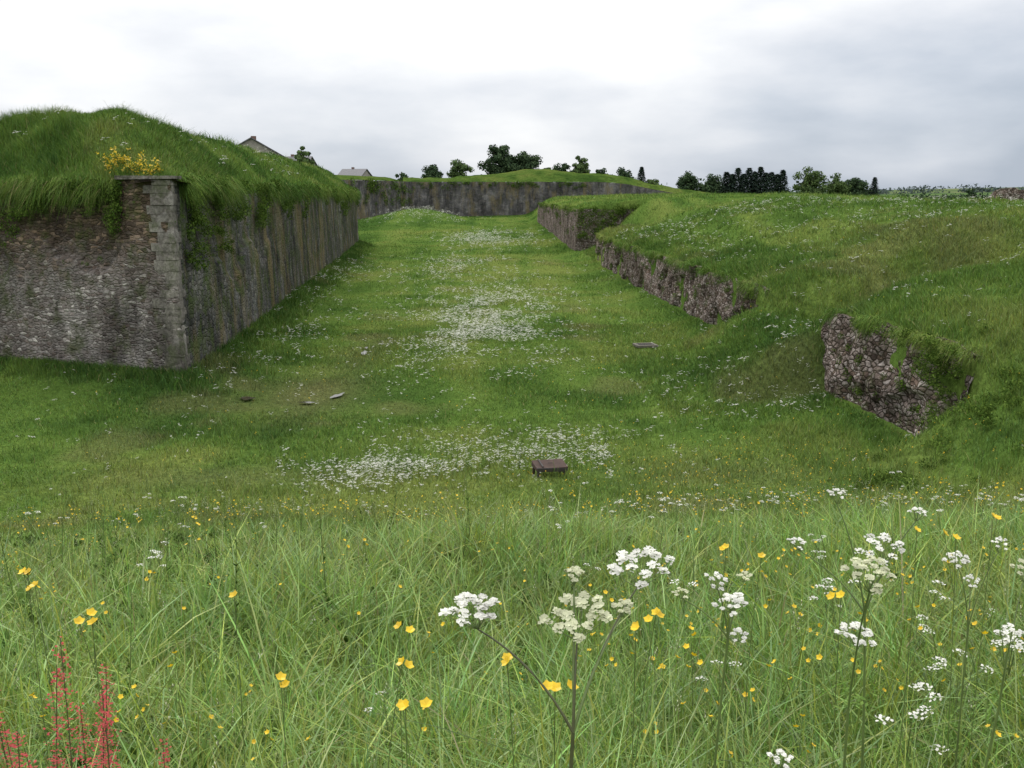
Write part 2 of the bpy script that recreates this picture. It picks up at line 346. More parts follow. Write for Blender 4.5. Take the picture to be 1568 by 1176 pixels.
def rampart(name,A0,B0,inw,depth,ztop,prof,nd=26,nl=60):
    A0=np.array(A0,float);B0=np.array(B0,float);inw=np.array(inw,float);inw/=np.linalg.norm(inw)
    u=np.linspace(0,1,nl)[:,None];d=(np.linspace(0,1,nd)**1.6*depth)[None]
    X=A0[0]+(B0[0]-A0[0])*u+inw[0]*d;Y=A0[1]+(B0[1]-A0[1])*u+inw[1]*d
    Z=ztop(u+0*d,X,Y)+prof(u+0*d,d+0*u,X,Y)
    o=mk(name,np.stack([X.ravel(),Y.ravel(),Z.ravel()],1),gridfaces(nl,nd),[M_ramp],smooth=True)
    setcol(o,bcol(X*.6,Y*.6)*.8);return o
T=N('rampart_turf');g=T.n('ShaderNodeNewGeometry').outputs['Position'];c=T.n('ShaderNodeAttribute',attribute_name='gcol').outputs['Color']
c=mix(T,1.,c,ramp(T,noise(T,g,1.2,6,.75),[(.3,.35),(.7,1.1)]),'MULTIPLY');p=T.n('ShaderNodeBsdfDiffuse');T.l(c,p.inputs['Color']);bp=T.n('ShaderNodeBump');bp.inputs['Distance'].default_value=.5;T.l(noise(T,g,.9,6,.75),bp.inputs['Height']);T.l(bp.outputs[0],p.inputs['Normal']);T.l(p.outputs[0],T.out.inputs[0]);M_ramp=T.m
fz=lambda x,y:np.zeros_like(x)-1
V,Fc,mi=wall_path([(-62,262),(-47,248),(-30,300),(24,306),(64,322)],closed_n=1,step=1.,zstep=.8,zb=fz,zt=lambda x,y,s:11.7-4*ss((x-26)/34)+.3*fbm(s*.2,s*0,9),batter=.04,rough=.12,freq=.6,seed=90)
mk('far_curtain_wall',V,Fc,[M_farw])
def profA(u,d,X,Y):
    hump=2.8*np.exp(-((X-6)/13)**2)+1.4*np.exp(-((X-30)/12)**2)
    return ss(d/9)*(1.3+2.*fbm(X*.08,Y*.08,93))+hump*ss(d/22)+.9*fbm(X*.3,Y*.3,94)*ss(d/3)
rampart('far_rampart',(-32,300.2),(24,306.2),(-.1,1),70,lambda u,X,Y:11.7+0*u,profA)
rampart('far_rampart',(24,306.2),(64,322.2),(-.1,1),70,lambda u,X,Y:11.7-4*ss((X-26)/34)+0*u,profA)
rampart('far_rampart',(-47,248),(-30,300),(-1,.3),60,lambda u,X,Y:11.7+0*u,lambda u,d,X,Y:ss(d/8)*1.4+.9*fbm(X*.1,Y*.1,95))
rampart('town_terrace',(-50,150),(-50,260),(-1,.1),220,lambda u,X,Y:10.2+0*u,lambda u,d,X,Y:ss(d/8)*.6+.5*fbm(X*.1,Y*.1,96))
V,Fc,mi=wall_path([(-50,150),(-50,262)],closed_n=1,step=1.5,zstep=1,zb=fz,zt=lambda x,y,s:10.2+0*s,seed=97)
mk('town_curtain_wall',V,Fc,[M_farw])

# ------------------------------------------------------------------ grass, as real blades following the ground
def grass(name,P,h,w,col,seg=1,lean=.5,c1=None,c2=None,ldir=None,mat=None,straw=.02):
    n=len(P);h=np.broadcast_to(h,(n,)).astype(float);w=np.broadcast_to(w,(n,)).astype(float)
    if ldir is None:
        a=rng.uniform(0,6.283,n);l=np.abs(rng.normal(0,lean,n));ldir=np.stack([np.cos(a)*l,np.sin(a)*l],1)
    if c1 is None:c1=np.ones(n)
    if c2 is None:c2=rng.uniform(0,.35,n)
    wa=rng.uniform(0,6.283,n);wd=np.stack([np.cos(wa),np.sin(wa),0*wa],1)
    nv=2*seg+1;V=np.zeros((n,nv,3))
    for k in range(seg+1):
        f=k/seg
        p=np.zeros((n,3));p[:,:2]=P[:,:2]+ldir*(h*f**1.5)[:,None];p[:,2]=P[:,2]+h*(c1*f-c2*f*f)
        if k<seg:
            wk=(w*(1-.5*f)*.5)[:,None];V[:,2*k]=p-wd*wk;V[:,2*k+1]=p+wd*wk
        else: V[:,2*seg]=p
    base=(np.arange(n)*nv)[:,None];tr=[]
    for k in range(seg-1):
        tr+=[[2*k,2*k+1,2*k+3],[2*k,2*k+3,2*k+2]]
    tr.append([2*seg-2,2*seg-1,2*seg]);tr=np.array(tr).ravel()
    idx=(base+tr[None]).ravel().astype(np.int32);nt=len(idx)//3
    me=bpy.data.meshes.new(name);me.vertices.add(n*nv);me.vertices.foreach_set('co',V.astype(np.float32).ravel())
    me.loops.add(len(idx));me.loops.foreach_set('vertex_index',idx)
    me.polygons.add(nt);me.polygons.foreach_set('loop_start',np.arange(0,3*nt,3,dtype=np.int32))
    me.update(calc_edges=True)
    r=rng.uniform(.62,1.4,n)[:,None];cc=col*r*np.stack([rng.uniform(.85,1.15,n),np.ones(n),rng.uniform(.7,1.5,n)],1)
    st=rng.random(n)<straw;cc[st]=np.array((.28,.26,.12))*rng.uniform(.6,1.2,st.sum())[:,None]
    c4=np.ones((n,nv,4),dtype=np.float32);c4[:,:,:3]=cc[:,None,:]
    a=me.color_attributes.new('gcol','FLOAT_COLOR','POINT');a.data.foreach_set('color',c4.ravel())
    me.materials.append(mat or M_blade);o=bpy.data.objects.new(name,me);scene.collection.objects.link(o);return o
def P3(x,y,dz=-.01): return np.stack([x,y,H(x,y)+dz],1)
def clump(n,xr,yr,k,sd):
    m=max(1,n//k);cx=rng.uniform(*xr,m);cy=rng.uniform(*yr,m);i=rng.integers(0,m,n)
    return cx[i]+rng.normal(0,sd,n),cy[i]+rng.normal(0,sd,n),i
FG=1.4
def fgband(name,n,y0,y1,seg,w,k_=14):
    x,y,i=clump(n,(-.56*y1-1.8,.56*y1+2.2),(y0,y1),k_,.05)
    k=(np.abs(x-.1)<.56*y+1.8);x,y,i=x[k],y[k],i[k]
    if y1>20:
        k=rng.random(len(x))<np.interp(y,[9,14,25],[1,.8,.35]);x,y,i=x[k],y[k],i[k]
    tall=_h(i,i*0+3,7)
    h=(.18+.28*vn(x*.6,y*.6,101)+.28*tall**2)*rng.uniform(.45,1.15,len(x))
    h*=np.interp(y,[0.8,1.6,2.4,8,12,16,20,26],[.5,.9,1.1,1.,.8,.5,.35,.22])*(1+.25*ss((x+.2)/1.5)*(y<6))
    fgk=np.interp(y,[8,20],[FG,1.15])[:,None]
    sp=_h(i,i*0+5,13)[:,None];hue=np.where(sp<.25,np.array((1.10,1.03,.8)),np.where(sp<.6,np.array((.80,1.04,.9)),np.array((.92,1.02,.9))))
    pz=(1+.5*fbm(x*.35,y*.35,215,3))[:,None]
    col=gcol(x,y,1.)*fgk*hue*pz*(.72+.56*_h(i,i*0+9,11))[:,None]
    grass(name,P3(x,y),h,w*rng.uniform(.5,1.6,len(x)),col,seg,.65,mat=M_near,straw=.015,c2=rng.uniform(0,.75,len(x)))
fgband('foreground_meadow_grass',88000,.9,4.5,4,.0068)
fgband('foreground_meadow_grass',120000,4.2,9.5,3,.009)
fgband('foreground_meadow_grass',170000,9.,28,2,.014)
def floorband(name,n,y0,y1,w0,hs,seg=1):
    q=rng.random(n);y=y0*(y1/y0)**q if y0>50 else np.sqrt(y0*y0+(y1*y1-y0*y0)*q**1.25)
    x=rng.uniform(-1,1,n)*(.56*y+5)
    k=~inb(x,y)&~stepz(x,y)&(x>-90);x,y=x[k],y[k]
    hv=.55+1.3*vn(x*.33,y*.33,103)**2+.6*ss((fbm(x*.12,y*.12,104)-.02)/.1)
    t=x-xe(y);hv=hv*np.where(t>.3,1.7,1.)
    grass(name,P3(x,y),hs*hv*rng.uniform(.5,1.3,len(x))*np.interp(y,[20,60,250],[1,1.3,2.2]),w0*np.interp(y,[16,60,120,300],[.75,1.6,2.8,6])*rng.uniform(.6,1.4,len(x)),gcol(x,y,1.15),seg,.7,straw=.015)
floorband('ditch_floor_grass',560000,15,62,.024,.10)
floorband('far_ditch_grass',380000,58,300,.024,.11)
def tall(name,x,y,h0,h1,w,k=1.1,n_per=1,seg=2,sd=.12):
    m=len(x)*n_per;i=np.repeat(np.arange(len(x)),n_per);X_=x[i]+rng.normal(0,sd,m);Y_=y[i]+rng.normal(0,sd,m)
    kk=~inb(X_,Y_)&~stepz(X_,Y_);X_,Y_,i=X_[kk],Y_[kk],i[kk]
    sc=(.6+.8*_h(i,i*0+1,3));grass(name,P3(X_,Y_),rng.uniform(h0,h1,len(X_))*sc,w*np.interp(Y_,[20,40,120],[.8,1,2.3]),gcol(X_,Y_,k)*(.8+.4*_h(i,i*0+2,5))[:,None],seg,.55,straw=.02)
y=rng.uniform(18,34,2400);x=rng.uniform(8.5,21,2400);tall('slope_grass',x,y,.12,.42,.015,1.15,20)
y=rng.uniform(26,130,3200);x=xe(y)+np.abs(rng.normal(0,2.4,3200))+.2;tall('wall_edge_grass',x,y,.15,.42,.022,1.1,18)
b=rng.uniform(-2,FL,2800);a=-np.abs(rng.normal(0,1.1,2800))-.1;tall('wall_foot_grass',C[0]+uL[0]*a+uF[0]*b,C[1]+uL[1]*a+uF[1]*b,.15,.5,.022,1.,17,sd=.16)
a=rng.uniform(-1,16,1300);b=-np.abs(rng.normal(0,.9,1300))-.1;tall('wall_foot_grass',C[0]+uL[0]*a+uF[0]*b,C[1]+uL[1]*a+uF[1]*b,.15,.45,.020,1.,18)
y=rng.uniform(36,51,2400);x=xe(y)+rng.uniform(-7,9,2400);tall('breach_grass',x,y,.12,.34,.02,1.05,17,sd=.15)
y=rng.uniform(28,110,3000);x=xe(y)+rng.uniform(0,30,3000);tall('plateau_grass',x,y,.12,.38,.026,1.1,15,sd=.25)
y=rng.uniform(14,36,1300);x=rng.uniform(-16,9,1300);tall('rank_grass_tufts',x,y,.12,.34,.018,1.1,20,sd=.2)
def bgrass(n,a1,b1,w):
    a=rng.uniform(.05,a1,n);b=rng.uniform(.05,b1,n);x=C[0]+uL[0]*a+uF[0]*b;y=C[1]+uL[1]*a+uF[1]*b
    tl=vn(x*.8,y*.8,131);grass('bastion_top_grass',np.stack([x,y,bast_h(a,b)],1),(.18+.62*tl**2)*rng.uniform(.5,1.3,n),w*np.interp(y,[40,150],[1,3]),bcol(x,y)*1.15,2,.6,straw=.03)
bgrass(150000,20,20,.019);bgrass(80000,12,FL-1,.021)
def droop(P,out,h0,h1,w,col):
    n=len(P);s=rng.uniform(.15,.75,n);ld=out*s[:,None]+rng.normal(0,.28,(n,2))
    h=rng.uniform(h0,h1,n)*(.45+1.25*vn(P[:,0]*.9,P[:,1]*.9,145)**1.3)
    grass('overhanging_grass',P,h,w,col,3,c1=rng.uniform(.1,.9,n),c2=rng.uniform(.7,1.9,n),ldir=ld,straw=.06)
nF=np.array([uF[1],-uF[0]]);nL=np.array([-uL[1],uL[0]])
if nL[1]>0:nL=-nL
n=56000;b=1.6+(FL-1.6)*rng.random(n)**1.25;off=rng.uniform(-.3,.45,n);j=fbm(b*.4,b*0,140)
k=rng.random(n)<(.38+2.4*j);b,off=b[k],off[k];n=len(b);x=C[0]+uL[0]*off+uF[0]*b;y=C[1]+uL[1]*off+uF[1]*b
droop(np.stack([x,y,WT+rng.uniform(-.25,.2,n)],1),np.tile(nF,(n,1)),.3,1.05,.016*np.interp(b,[0,FL],[1,2.6]),bcol(x,y)*1.1)
n=26000;a=rng.uniform(2.8,22,n);off=rng.uniform(-.2,.6,n);j=fbm(a*.6,a*0,141);k=rng.random(n)<(.5+2.2*j);a,off=a[k],off[k];n=len(a);x=C[0]+uL[0]*a+uF[0]*off;y=C[1]+uL[1]*a+uF[1]*off
droop(np.stack([x,y,WT-.25+rng.uniform(-.3,.35,n)],1),np.tile(nL,(n,1)),.25,1.0,.015,bcol(x,y)*1.)
y=np.concatenate([rng.uniform(28,40,14000),rng.uniform(49,118,32000),rng.uniform(134,240,12000)]);k=rng.random(len(y))<(.5+2.2*fbm(y*.5,y*0,142));y=y[k];n=len(y)
x=xe(y)+rng.uniform(-.15,.5,n);zt=platz(np.full(n,.35),x,y)
droop(np.stack([x,y,zt+rng.uniform(-.22,.08,n)],1),np.tile([-1.,0.],(n,1)),.15,.48,.014*np.interp(y,[30,60,240],[.8,1.3,4]),gcol(x+1.5,y,1.1))

# ------------------------------------------------------------------ instancing for plants and flowers
def coll(name,objs):
    c=bpy.data.collections.new(name)
    for o in objs:c.objects.link(o)
    return c
def scatter(name,P,S,col,nvar,tilt=.0,rot=None):
    n=len(P);me=bpy.data.meshes.new(name);me.vertices.add(n);me.vertices.foreach_set('co',np.asarray(P,dtype=np.float32).ravel())
    if rot is None: rot=np.stack([rng.normal(0,tilt,n),rng.normal(0,tilt,n),rng.uniform(0,6.283,n)],1)
    S=np.asarray(S)
    if S.ndim==1:S=np.stack([S,S,S],1)
    for nm,arr in (('rot',rot),('scl',S)):
        a=me.attributes.new(nm,'FLOAT_VECTOR','POINT');a.data.foreach_set('vector',arr.astype(np.float32).ravel())
    a=me.attributes.new('idx','INT','POINT');a.data.foreach_set('value',rng.integers(0,nvar,n).astype(np.int32))
    o=bpy.data.objects.new(name,me);scene.collection.objects.link(o)
    g=bpy.data.node_groups.new(name,'GeometryNodeTree')
    g.interface.new_socket('Geometry',in_out='INPUT',socket_type='NodeSocketGeometry');g.interface.new_socket('Geometry',in_out='OUTPUT',socket_type='NodeSocketGeometry')
    gi=g.nodes.new('NodeGroupInput');go=g.nodes.new('NodeGroupOutput');ip=g.nodes.new('GeometryNodeInstanceOnPoints');ci=g.nodes.new('GeometryNodeCollectionInfo')
    ci.inputs['Collection'].default_value=col;ci.inputs['Separate Children'].default_value=True;ci.inputs['Reset Children'].default_value=True
    ip.inputs['Pick Instance'].default_value=True
    def na(t,nm):
        x=g.nodes.new('GeometryNodeInputNamedAttribute');x.data_type=t;x.inputs['Name'].default_value=nm;return x.outputs['Attribute']
    L=g.links.new
    L(gi.outputs[0],ip.inputs['Points']);L(ci.outputs[0],ip.inputs['Instance']);L(na('INT','idx'),ip.inputs['Instance Index'])
    L(na('FLOAT_VECTOR','rot'),ip.inputs['Rotation']);L(na('FLOAT_VECTOR','scl'),ip.inputs['Scale']);L(ip.outputs[0],go.inputs[0])
    md=o.modifiers.new('scatter','NODES');md.node_group=g
    return o
def leafclump(n,R,size,flat=1.):
    V=[];F=[]
    for i in range(n):
        d=Vector((random.gauss(0,1),random.gauss(0,1),random.gauss(0,1)));d.normalize();c=d*(R*random.random()**.45);c.z*=flat
        nrm=Vector((random.gauss(0,1),random.gauss(0,1),random.gauss(.5,1))).normalized()
        t=nrm.orthogonal().normalized();t.rotate(Quaternion(nrm,random.uniform(0,6.28)));bt=nrm.cross(t)
        s=size*random.uniform(.5,1.3);b=len(V)
        for p in (-t*s*.9,bt*s*.42-t*s*.1,t*s,-bt*s*.42-t*s*.1):V.append(tuple(c+p))
        F.append((b,b+1,b+2,b+3))
    return V,F
ivy=coll('wall_plant_clumps',[mk('wall_plant_%d'%i,*leafclump(150,.5,.08,.8),[M_ivy],link=False) for i in range(4)])
I=[];Si=[]
def addI(p,s):I.append(p);Si.append(s)
for i in range(230):
    a=2.6+21*random.random();g=float(vn(a*.5,0,111));z=WT-.2-random.random()**1.4*(.8+4.6*max(0,g-.25))
    addI((C[0]+uL[0]*a-.02,C[1]+uL[1]*a-.0,z),random.uniform(.2,.85))
for i in range(260):
    b=random.uniform(1.5,FL);g=float(vn(b*.25,3,112));L=.4+4.2*max(0,g-.45)
    addI((C[0]+uF[0]*b+.12,C[1]+uF[1]*b,WT-random.random()**1.3*L),random.uniform(.25,.95)*(1+b*.006))
for (b0,sd,L,nn) in((4.,1.2,3.8,60),(9.5,.8,3.4,40),(15,1.5,1.8,24),(22,1,2.6,24),(34,2,2.2,20),(90,4,3,30)):
    for i in range(nn):
        b=b0+random.gauss(0,sd);addI((C[0]+uF[0]*b+.15,C[1]+uF[1]*b,WT-random.random()**1.2*L),random.uniform(.2,.8)*(1+b*.006))
for i in range(90):
    b=random.uniform(0,18);addI((C[0]+uF[0]*b+.1,C[1]+uF[1]*b,random.uniform(.3,8)),random.uniform(.1,.35))
for i in range(80):
    a=random.uniform(0,14);addI((C[0]+uL[0]*a,C[1]+uL[1]*a-.05,random.uniform(.3,8)),random.uniform(.06,.26))
for (y0,y1,nn,h) in((28.5,39.5,50,3.),(28.2,30.5,60,3.),(50,118,160,3.3)):
    for i in range(nn):
        y=random.uniform(y0,y1);z=float(platz(np.array(.35),xe(y),y))-random.random()**1.8*h*.9
        addI((float(xe(y))-.15,y,z),random.uniform(.15,.6))
for i in range(120): addI((random.uniform(9,19),133.7,random.uniform(2.2,6.4)),random.uniform(.8,1.6))
for i in range(60):
    y=random.uniform(134,240);addI((float(xe(y))-.1,y,6-random.random()**2*4),random.uniform(.5,1.6))
for i in range(90):
    u=random.random();p=(-47+17*u,248+52*u);addI((p[0]+.1,p[1],11.4-random.random()**1.2*6),random.uniform(1.5,3.2))
for i in range(60):
    u=random.random();addI((-30+54*u,300+6*u-.3,11.5-random.random()**2*1.5),random.uniform(.8,1.8))
for i in range(60):
    x=random.gauss(12.2,1.);y=random.gauss(26.5,1.3);addI((x,y,float(H(x,y))+.1),random.uniform(.3,.6))
for i in range(40):
    x=random.gauss(9.6,.4);y=random.gauss(24.8,.5);addI((x,y,float(H(x,y))+.1),random.uniform(.25,.5))
scatter('wall_plants',np.array(I),np.array(Si),ivy,4,.6)

# ------------------------------------------------------------------ flowers
class MB:
    def __init__(s): s.v=[];s.f=[];s.m=[]
    def tube(s,pts,r0,r1,mat,n=5):
        b=len(s.v);K=len(pts)
        for i,p in enumerate(pts):
            p=Vector(p);q=Vector(pts[min(i+1,K-1)])-Vector(pts[max(i-1,0)])
            if q.length<1e-9:q=Vector((0,0,1))
            q.normalize();t=q.orthogonal().normalized();bt=q.cross(t);r=r0+(r1-r0)*i/(K-1)
            for k in range(n):
                a=6.2832*k/n;s.v.append(tuple(p+t*math.cos(a)*r+bt*math.sin(a)*r))
        for i in range(K-1):
            for k in range(n):
                s.f.append((b+i*n+k,b+i*n+(k+1)%n,b+(i+1)*n+(k+1)%n,b+(i+1)*n+k));s.m.append(mat)
    def petal(s,c,t,bt,L,W,mat,lift=None):
        b=len(s.v);up=lift or Vector((0,0,0))
        for p in (c,c+t*L*.55+bt*W+up*.5,c+t*L+up,c+t*L*.55-bt*W+up*.5):s.v.append(tuple(p))
        s.f.append((b,b+1,b+2,b+3));s.m.append(mat)
    def flower(s,c,nrm,r,mat,n=5,cup=.2,wf=.42):
        nrm=nrm.normalized();t=nrm.orthogonal().normalized();bt=nrm.cross(t);a0=random.uniform(0,6)
        for k in range(n):
            a=a0+6.2832*k/n;d=t*math.cos(a)+bt*math.sin(a);e=bt*math.cos(a)-t*math.sin(a)
            s.petal(c,d,e,r,r*wf,mat,nrm*r*cup)
    def obj(s,name,mats,link=True,parent=None): return mk(name,s.v,s.f,mats,s.m,link=link,parent=parent)
def bez(a,b,c,n=8):
    return [tuple(a*(1-t)**2+b*2*t*(1-t)+c*t*t) for t in [i/n for i in range(n+1)]]
def umbel(mb,base,c,R,nu=15,nf=15,fr=.0042,axis=Vector((0,0,1)),mat=0):
    axis=axis.normalized();t=axis.orthogonal().normalized();bt=axis.cross(t)
    for i in range(nu):
        rr=R*math.sqrt((i+.6)/nu)*random.uniform(.85,1.12);a=i*2.399+random.uniform(-.25,.25)
        p=c+(t*math.cos(a)+bt*math.sin(a))*rr+axis*(-rr*rr/R*.4+random.uniform(-.10,.08)*R)
        mb.tube(bez(base,(base+p)*.5+(p-c)*.2,p-axis*R*.14,4),.0007,.0005,1,4)
        ur=R*random.uniform(.15,.22)
        for k in range(nf):
            q=ur*math.sqrt((k+.5)/nf)*random.uniform(.8,1.15);b=k*2.399+i
            fp=p+(t*math.cos(b)+bt*math.sin(b))*q+axis*(-q*q/ur*.45+random.uniform(-.001,.001))
            mb.tube([tuple(p-axis*R*.13),tuple(fp)],.0004,.0004,1,3)
            mb.flower(fp,axis+Vector((random.gauss(0,.35),random.gauss(0,.35),0)),fr*random.uniform(.65,1.2),mat,5,.15,.45)
mats=[M_white,M_stem,M_stemd,M_cream,M_yel,M_weed]
def parsley(name,root,junction,heads,sm=1):
    mb=MB();r=Vector(root);j=Vector(junction)
    mb.tube(bez(r,(r+j)*.5+Vector((random.uniform(-.05,.05),.0,0)),j,8),.004,.0028,sm,7)
    for (p,R,mat) in heads:
        p=Vector(p);d=(p-j);base=p-Vector((0,0,1))*R*.8-d*.05
        mb.tube(bez(j,j+Vector((d.x*.35,d.y*.35,d.z*.55)),base,8),.0024,.0012,sm if R>.03 else 1,6)
        ax=Vector((random.gauss(0,.15),-.3+random.gauss(0,.1),1))
        umbel(mb,base,p,R,15 if R>.03 else 9,14 if R>.03 else 9,.0038 if R>.03 else .0034,ax,mat)
    for k in range(3):
        z=random.uniform(.3,.9);c=r.lerp(j,z);a=random.uniform(0,6.28);e=c+Vector((math.cos(a)*.14,math.sin(a)*.14,.05))
        mb.tube([tuple(c),tuple(e)],.0012,.0006,1,4)
        for q in range(26):
            f=random.random();cc=c.lerp(e,f)+Vector((random.gauss(0,.02),random.gauss(0,.02),random.gauss(0,.01)))
            th=random.uniform(0,6.28);t=Vector((math.cos(th),math.sin(th),.1));mb.petal(cc,t,t.cross(Vector((0,0,1))),.022,.004,5)
    return mb.obj(name,mats)
def gz(x,y): return float(H(np.array(x),np.array(y)))
parsley('cow_parsley',(.088,1.28,gz(.088,1.28)),(.086,1.3,7.255),[((-.056,1.35,7.43),.040,0),((.094,1.35,7.42),.048,3),((.165,1.4,7.405),.014,3),((.09,1.38,7.465),.014,3),((.20,1.48,7.45),.047,0)],2)
parsley('cow_parsley',(.47,2.2,gz(.5,2.2)),(.505,2.2,6.98),[((.51,2.2,7.08),.036,0),((.475,2.2,7.13),.028,0),((.535,2.22,6.985),.026,0),((.40,2.25,7.08),.022,3),((.55,2.25,7.12),.018,3)])
parsley('cow_parsley',(.86,2.25,gz(.83,2.25)),(.84,2.25,7.02),[((.856,2.2,7.22),.052,0),((.77,2.3,7.31),.024,0),((.95,2.25,7.28),.022,0),((.70,2.35,7.17),.027,0)])
parsley('cow_parsley',(.72,1.95,gz(.69,1.95)),(.70,1.93,6.95),[((.70,1.9,7.14),.038,0),((.66,1.75,7.33),.045,3)])
parsley('cow_parsley',(1.03,2.05,gz(1.06,2.05)),(1.06,2.02,6.9),[((1.06,2.0,7.09),.03,0),((1.13,2.1,7.2),.03,3)])
parsley('cow_parsley',(.53,1.72,gz(.5,1.72)),(.5,1.7,6.85),[((.5,1.7,6.98),.024,0)])
parsley('cow_parsley',(1.5,3.1,gz(1.5,3.1)),(1.5,3.1,6.6),[((1.45,3.1,6.85),.04,0),((1.58,3.1,6.9),.03,0),((1.52,3.15,6.75),.03,0)])
def low_umbel(R,h):
    mb=MB();top=Vector((random.gauss(0,.03),random.gauss(0,.03),h));mb.tube(bez(Vector((0,0,0)),Vector((0,0,h*.5)),top,4),.0035,.002,1,4)
    for hd in range(random.choice([2,3,4])):
        c=top+Vector((random.gauss(0,R*1.6),random.gauss(0,R*1.6),random.uniform(-R*2,R)));mb.tube([tuple(top*.7),tuple(c)],.002,.001,1,3)
        for i in range(13):
            rr=R*math.sqrt((i+.5)/13);a=i*2.399;p=c+Vector((math.cos(a)*rr,math.sin(a)*rr,-rr*rr/R*.3+random.uniform(0,.1)*R))
            mb.flower(p,Vector((random.gauss(0,.4),random.gauss(0,.4),1)),R*.22,0,5,.1,.45)
    return mb
def butter(h,r=.0135):
    mb=MB();top=Vector((random.gauss(0,.06),random.gauss(0,.06),h));mb.tube(bez(Vector((0,0,0)),Vector((0,0,h*.6)),top,5),.0016,.001,1,4)
    for k in range(random.choice([1,2,3])):
        c=top if k==0 else top+Vector((random.gauss(0,.04),random.gauss(0,.04),random.uniform(-.09,0)))
        if k:mb.tube([tuple(top*.75),tuple(c)],.001,.0008,1,3)
        mb.flower(c,Vector((random.gauss(0,.5),random.gauss(0,.5),1)),r,4,5,.55,.5)
    return mb
def seedhead(h):
    mb=MB();top=Vector((random.gauss(0,.09),random.gauss(0,.09),h));pts=bez(Vector((0,0,0)),Vector((0,0,h*.7)),top,7);mb.tube(pts,.0013,.0006,1,3)
    pp=bez(Vector((0,0,0)),Vector((0,0,h*.7)),top,100)
    for i in range(22):
        f=random.uniform(.72,1);c=Vector(pp[int(f*100)]);a=random.uniform(0,6.28);sp=.03*(1.05-f)/.3
        t=Vector((math.cos(a),math.sin(a),1.2)).normalized();mb.petal(c+t*sp*.5,t,t.cross(Vector((0,0,1))).normalized(),.012,.0022,3 if random.random()<.5 else 2)
    return mb
def leafy(n,h):
    mb=MB()
    for i in range(n):
        a=random.uniform(0,6.28);L=h*random.uniform(.5,1.);el=random.uniform(.5,1.3);d=Vector((math.cos(a)*math.cos(el),math.sin(a)*math.cos(el),math.sin(el)));s=d.cross(Vector((0,0,1))).normalized();W=L*random.uniform(.08,.14)
        b=len(mb.v);c0=Vector((random.gauss(0,.03),random.gauss(0,.03),0))
        for f,wf_ in((0,.2),(.35,1.),(.7,.8)):
            p=c0+d*L*f+Vector((0,0,-.25*L*f*f));mb.v+= [tuple(p-s*W*wf_),tuple(p+s*W*wf_)]
        mb.v.append(tuple(c0+d*L+Vector((0,0,-.25*L))))
        mb.f+=[(b,b+1,b+3,b+2),(b+2,b+3,b+5,b+4),(b+4,b+5,b+6)];mb.m+=[5,5,5]
    return mb
wf=coll('parsley_plants',[low_umbel(.03,random.uniform(.45,.8)).obj('parsley_%d'%i,mats,link=False) for i in range(5)])
wlow=coll('low_parsley_plants',[low_umbel(.038,random.uniform(.16,.32)).obj('lowparsley_%d'%i,mats,link=False) for i in range(5)])
bc=coll('buttercup_plants',[butter(random.uniform(.42,.66)).obj('buttercup_%d'%i,mats,link=False) for i in range(6)])
bl=coll('low_buttercup_plants',[butter(random.uniform(.12,.25),.017).obj('lowbutter_%d'%i,mats,link=False) for i in range(4)])
sh=coll('grass_seedheads',[seedhead(random.uniform(.45,.72)).obj('seedhead_%d'%i,mats,link=False) for i in range(6)])
lf=coll('leafy_plants',[leafy(random.randint(12,22),random.uniform(.16,.28)).obj('leafy_%d'%i,mats,link=False) for i in range(5)])
def onG(x,y): return np.stack([x,y,H(x,y)],1)
n=1700;x=rng.uniform(-9,10,n);y=rng.uniform(2.2,18,n);k=(np.abs(x)<.56*y+1);scatter('seeding_grasses',onG(x[k],y[k]),rng.uniform(.6,1.05,k.sum()),sh,6,.12)
n=1100;x=rng.uniform(-9,10,n);y=2.0+12*rng.random(n)**1.1;k=(np.abs(x)<.56*y+1);scatter('leafy_undergrowth',onG(x[k],y[k])+np.array([0,0,.06]),rng.uniform(.6,1.3,k.sum()),lf,5,.15)
n=950;x=rng.uniform(-9,10,n);y=2.3+17*rng.random(n)**1.1;k=(np.abs(x)<.56*y+1);scatter('buttercups',onG(x[k],y[k]),rng.uniform(.65,1.08,k.sum()),bc,6,.1)
n=120;x=rng.uniform(.4,3.4,n);y=rng.uniform(3.,7.,n);scatter('buttercups',onG(x,y),rng.uniform(.75,1.15,n),bc,6,.1)
n=240;x=rng.uniform(-7,9,n);y=rng.uniform(3,20,n);k=(np.abs(x)<.56*y+1)&((x>.3)|(rng.random(n)<.3));scatter('scattered_cow_parsley',onG(x[k],y[k]),rng.uniform(.65,1.05,k.sum()),wf,5,.1)
n=18;x=rng.uniform(.9,3.0,n);y=rng.uniform(2.8,6.,n);scatter('scattered_cow_parsley',onG(x,y),rng.uniform(.85,1.2,n),wf,5,.1)
hp=[(-1.305,2.6,6.949),(-1.372,2.7,6.947),(-1.069,2.4,6.955),(-.762,2.6,6.92),(-.312,2.6,6.83),(-.270,2.3,6.87),(-.011,2.2,6.93),(.088,1.9,7.01),(-.57,2.3,6.83),(.342,2.6,6.83),(.397,2.6,6.87),(1.599,3.2,6.95),(1.264,3.,6.97),(1.342,2.9,6.98),(.836,3.2,6.81),(.759,3.4,6.77),(-.218,1.9,6.97),(.902,2.6,6.92)]
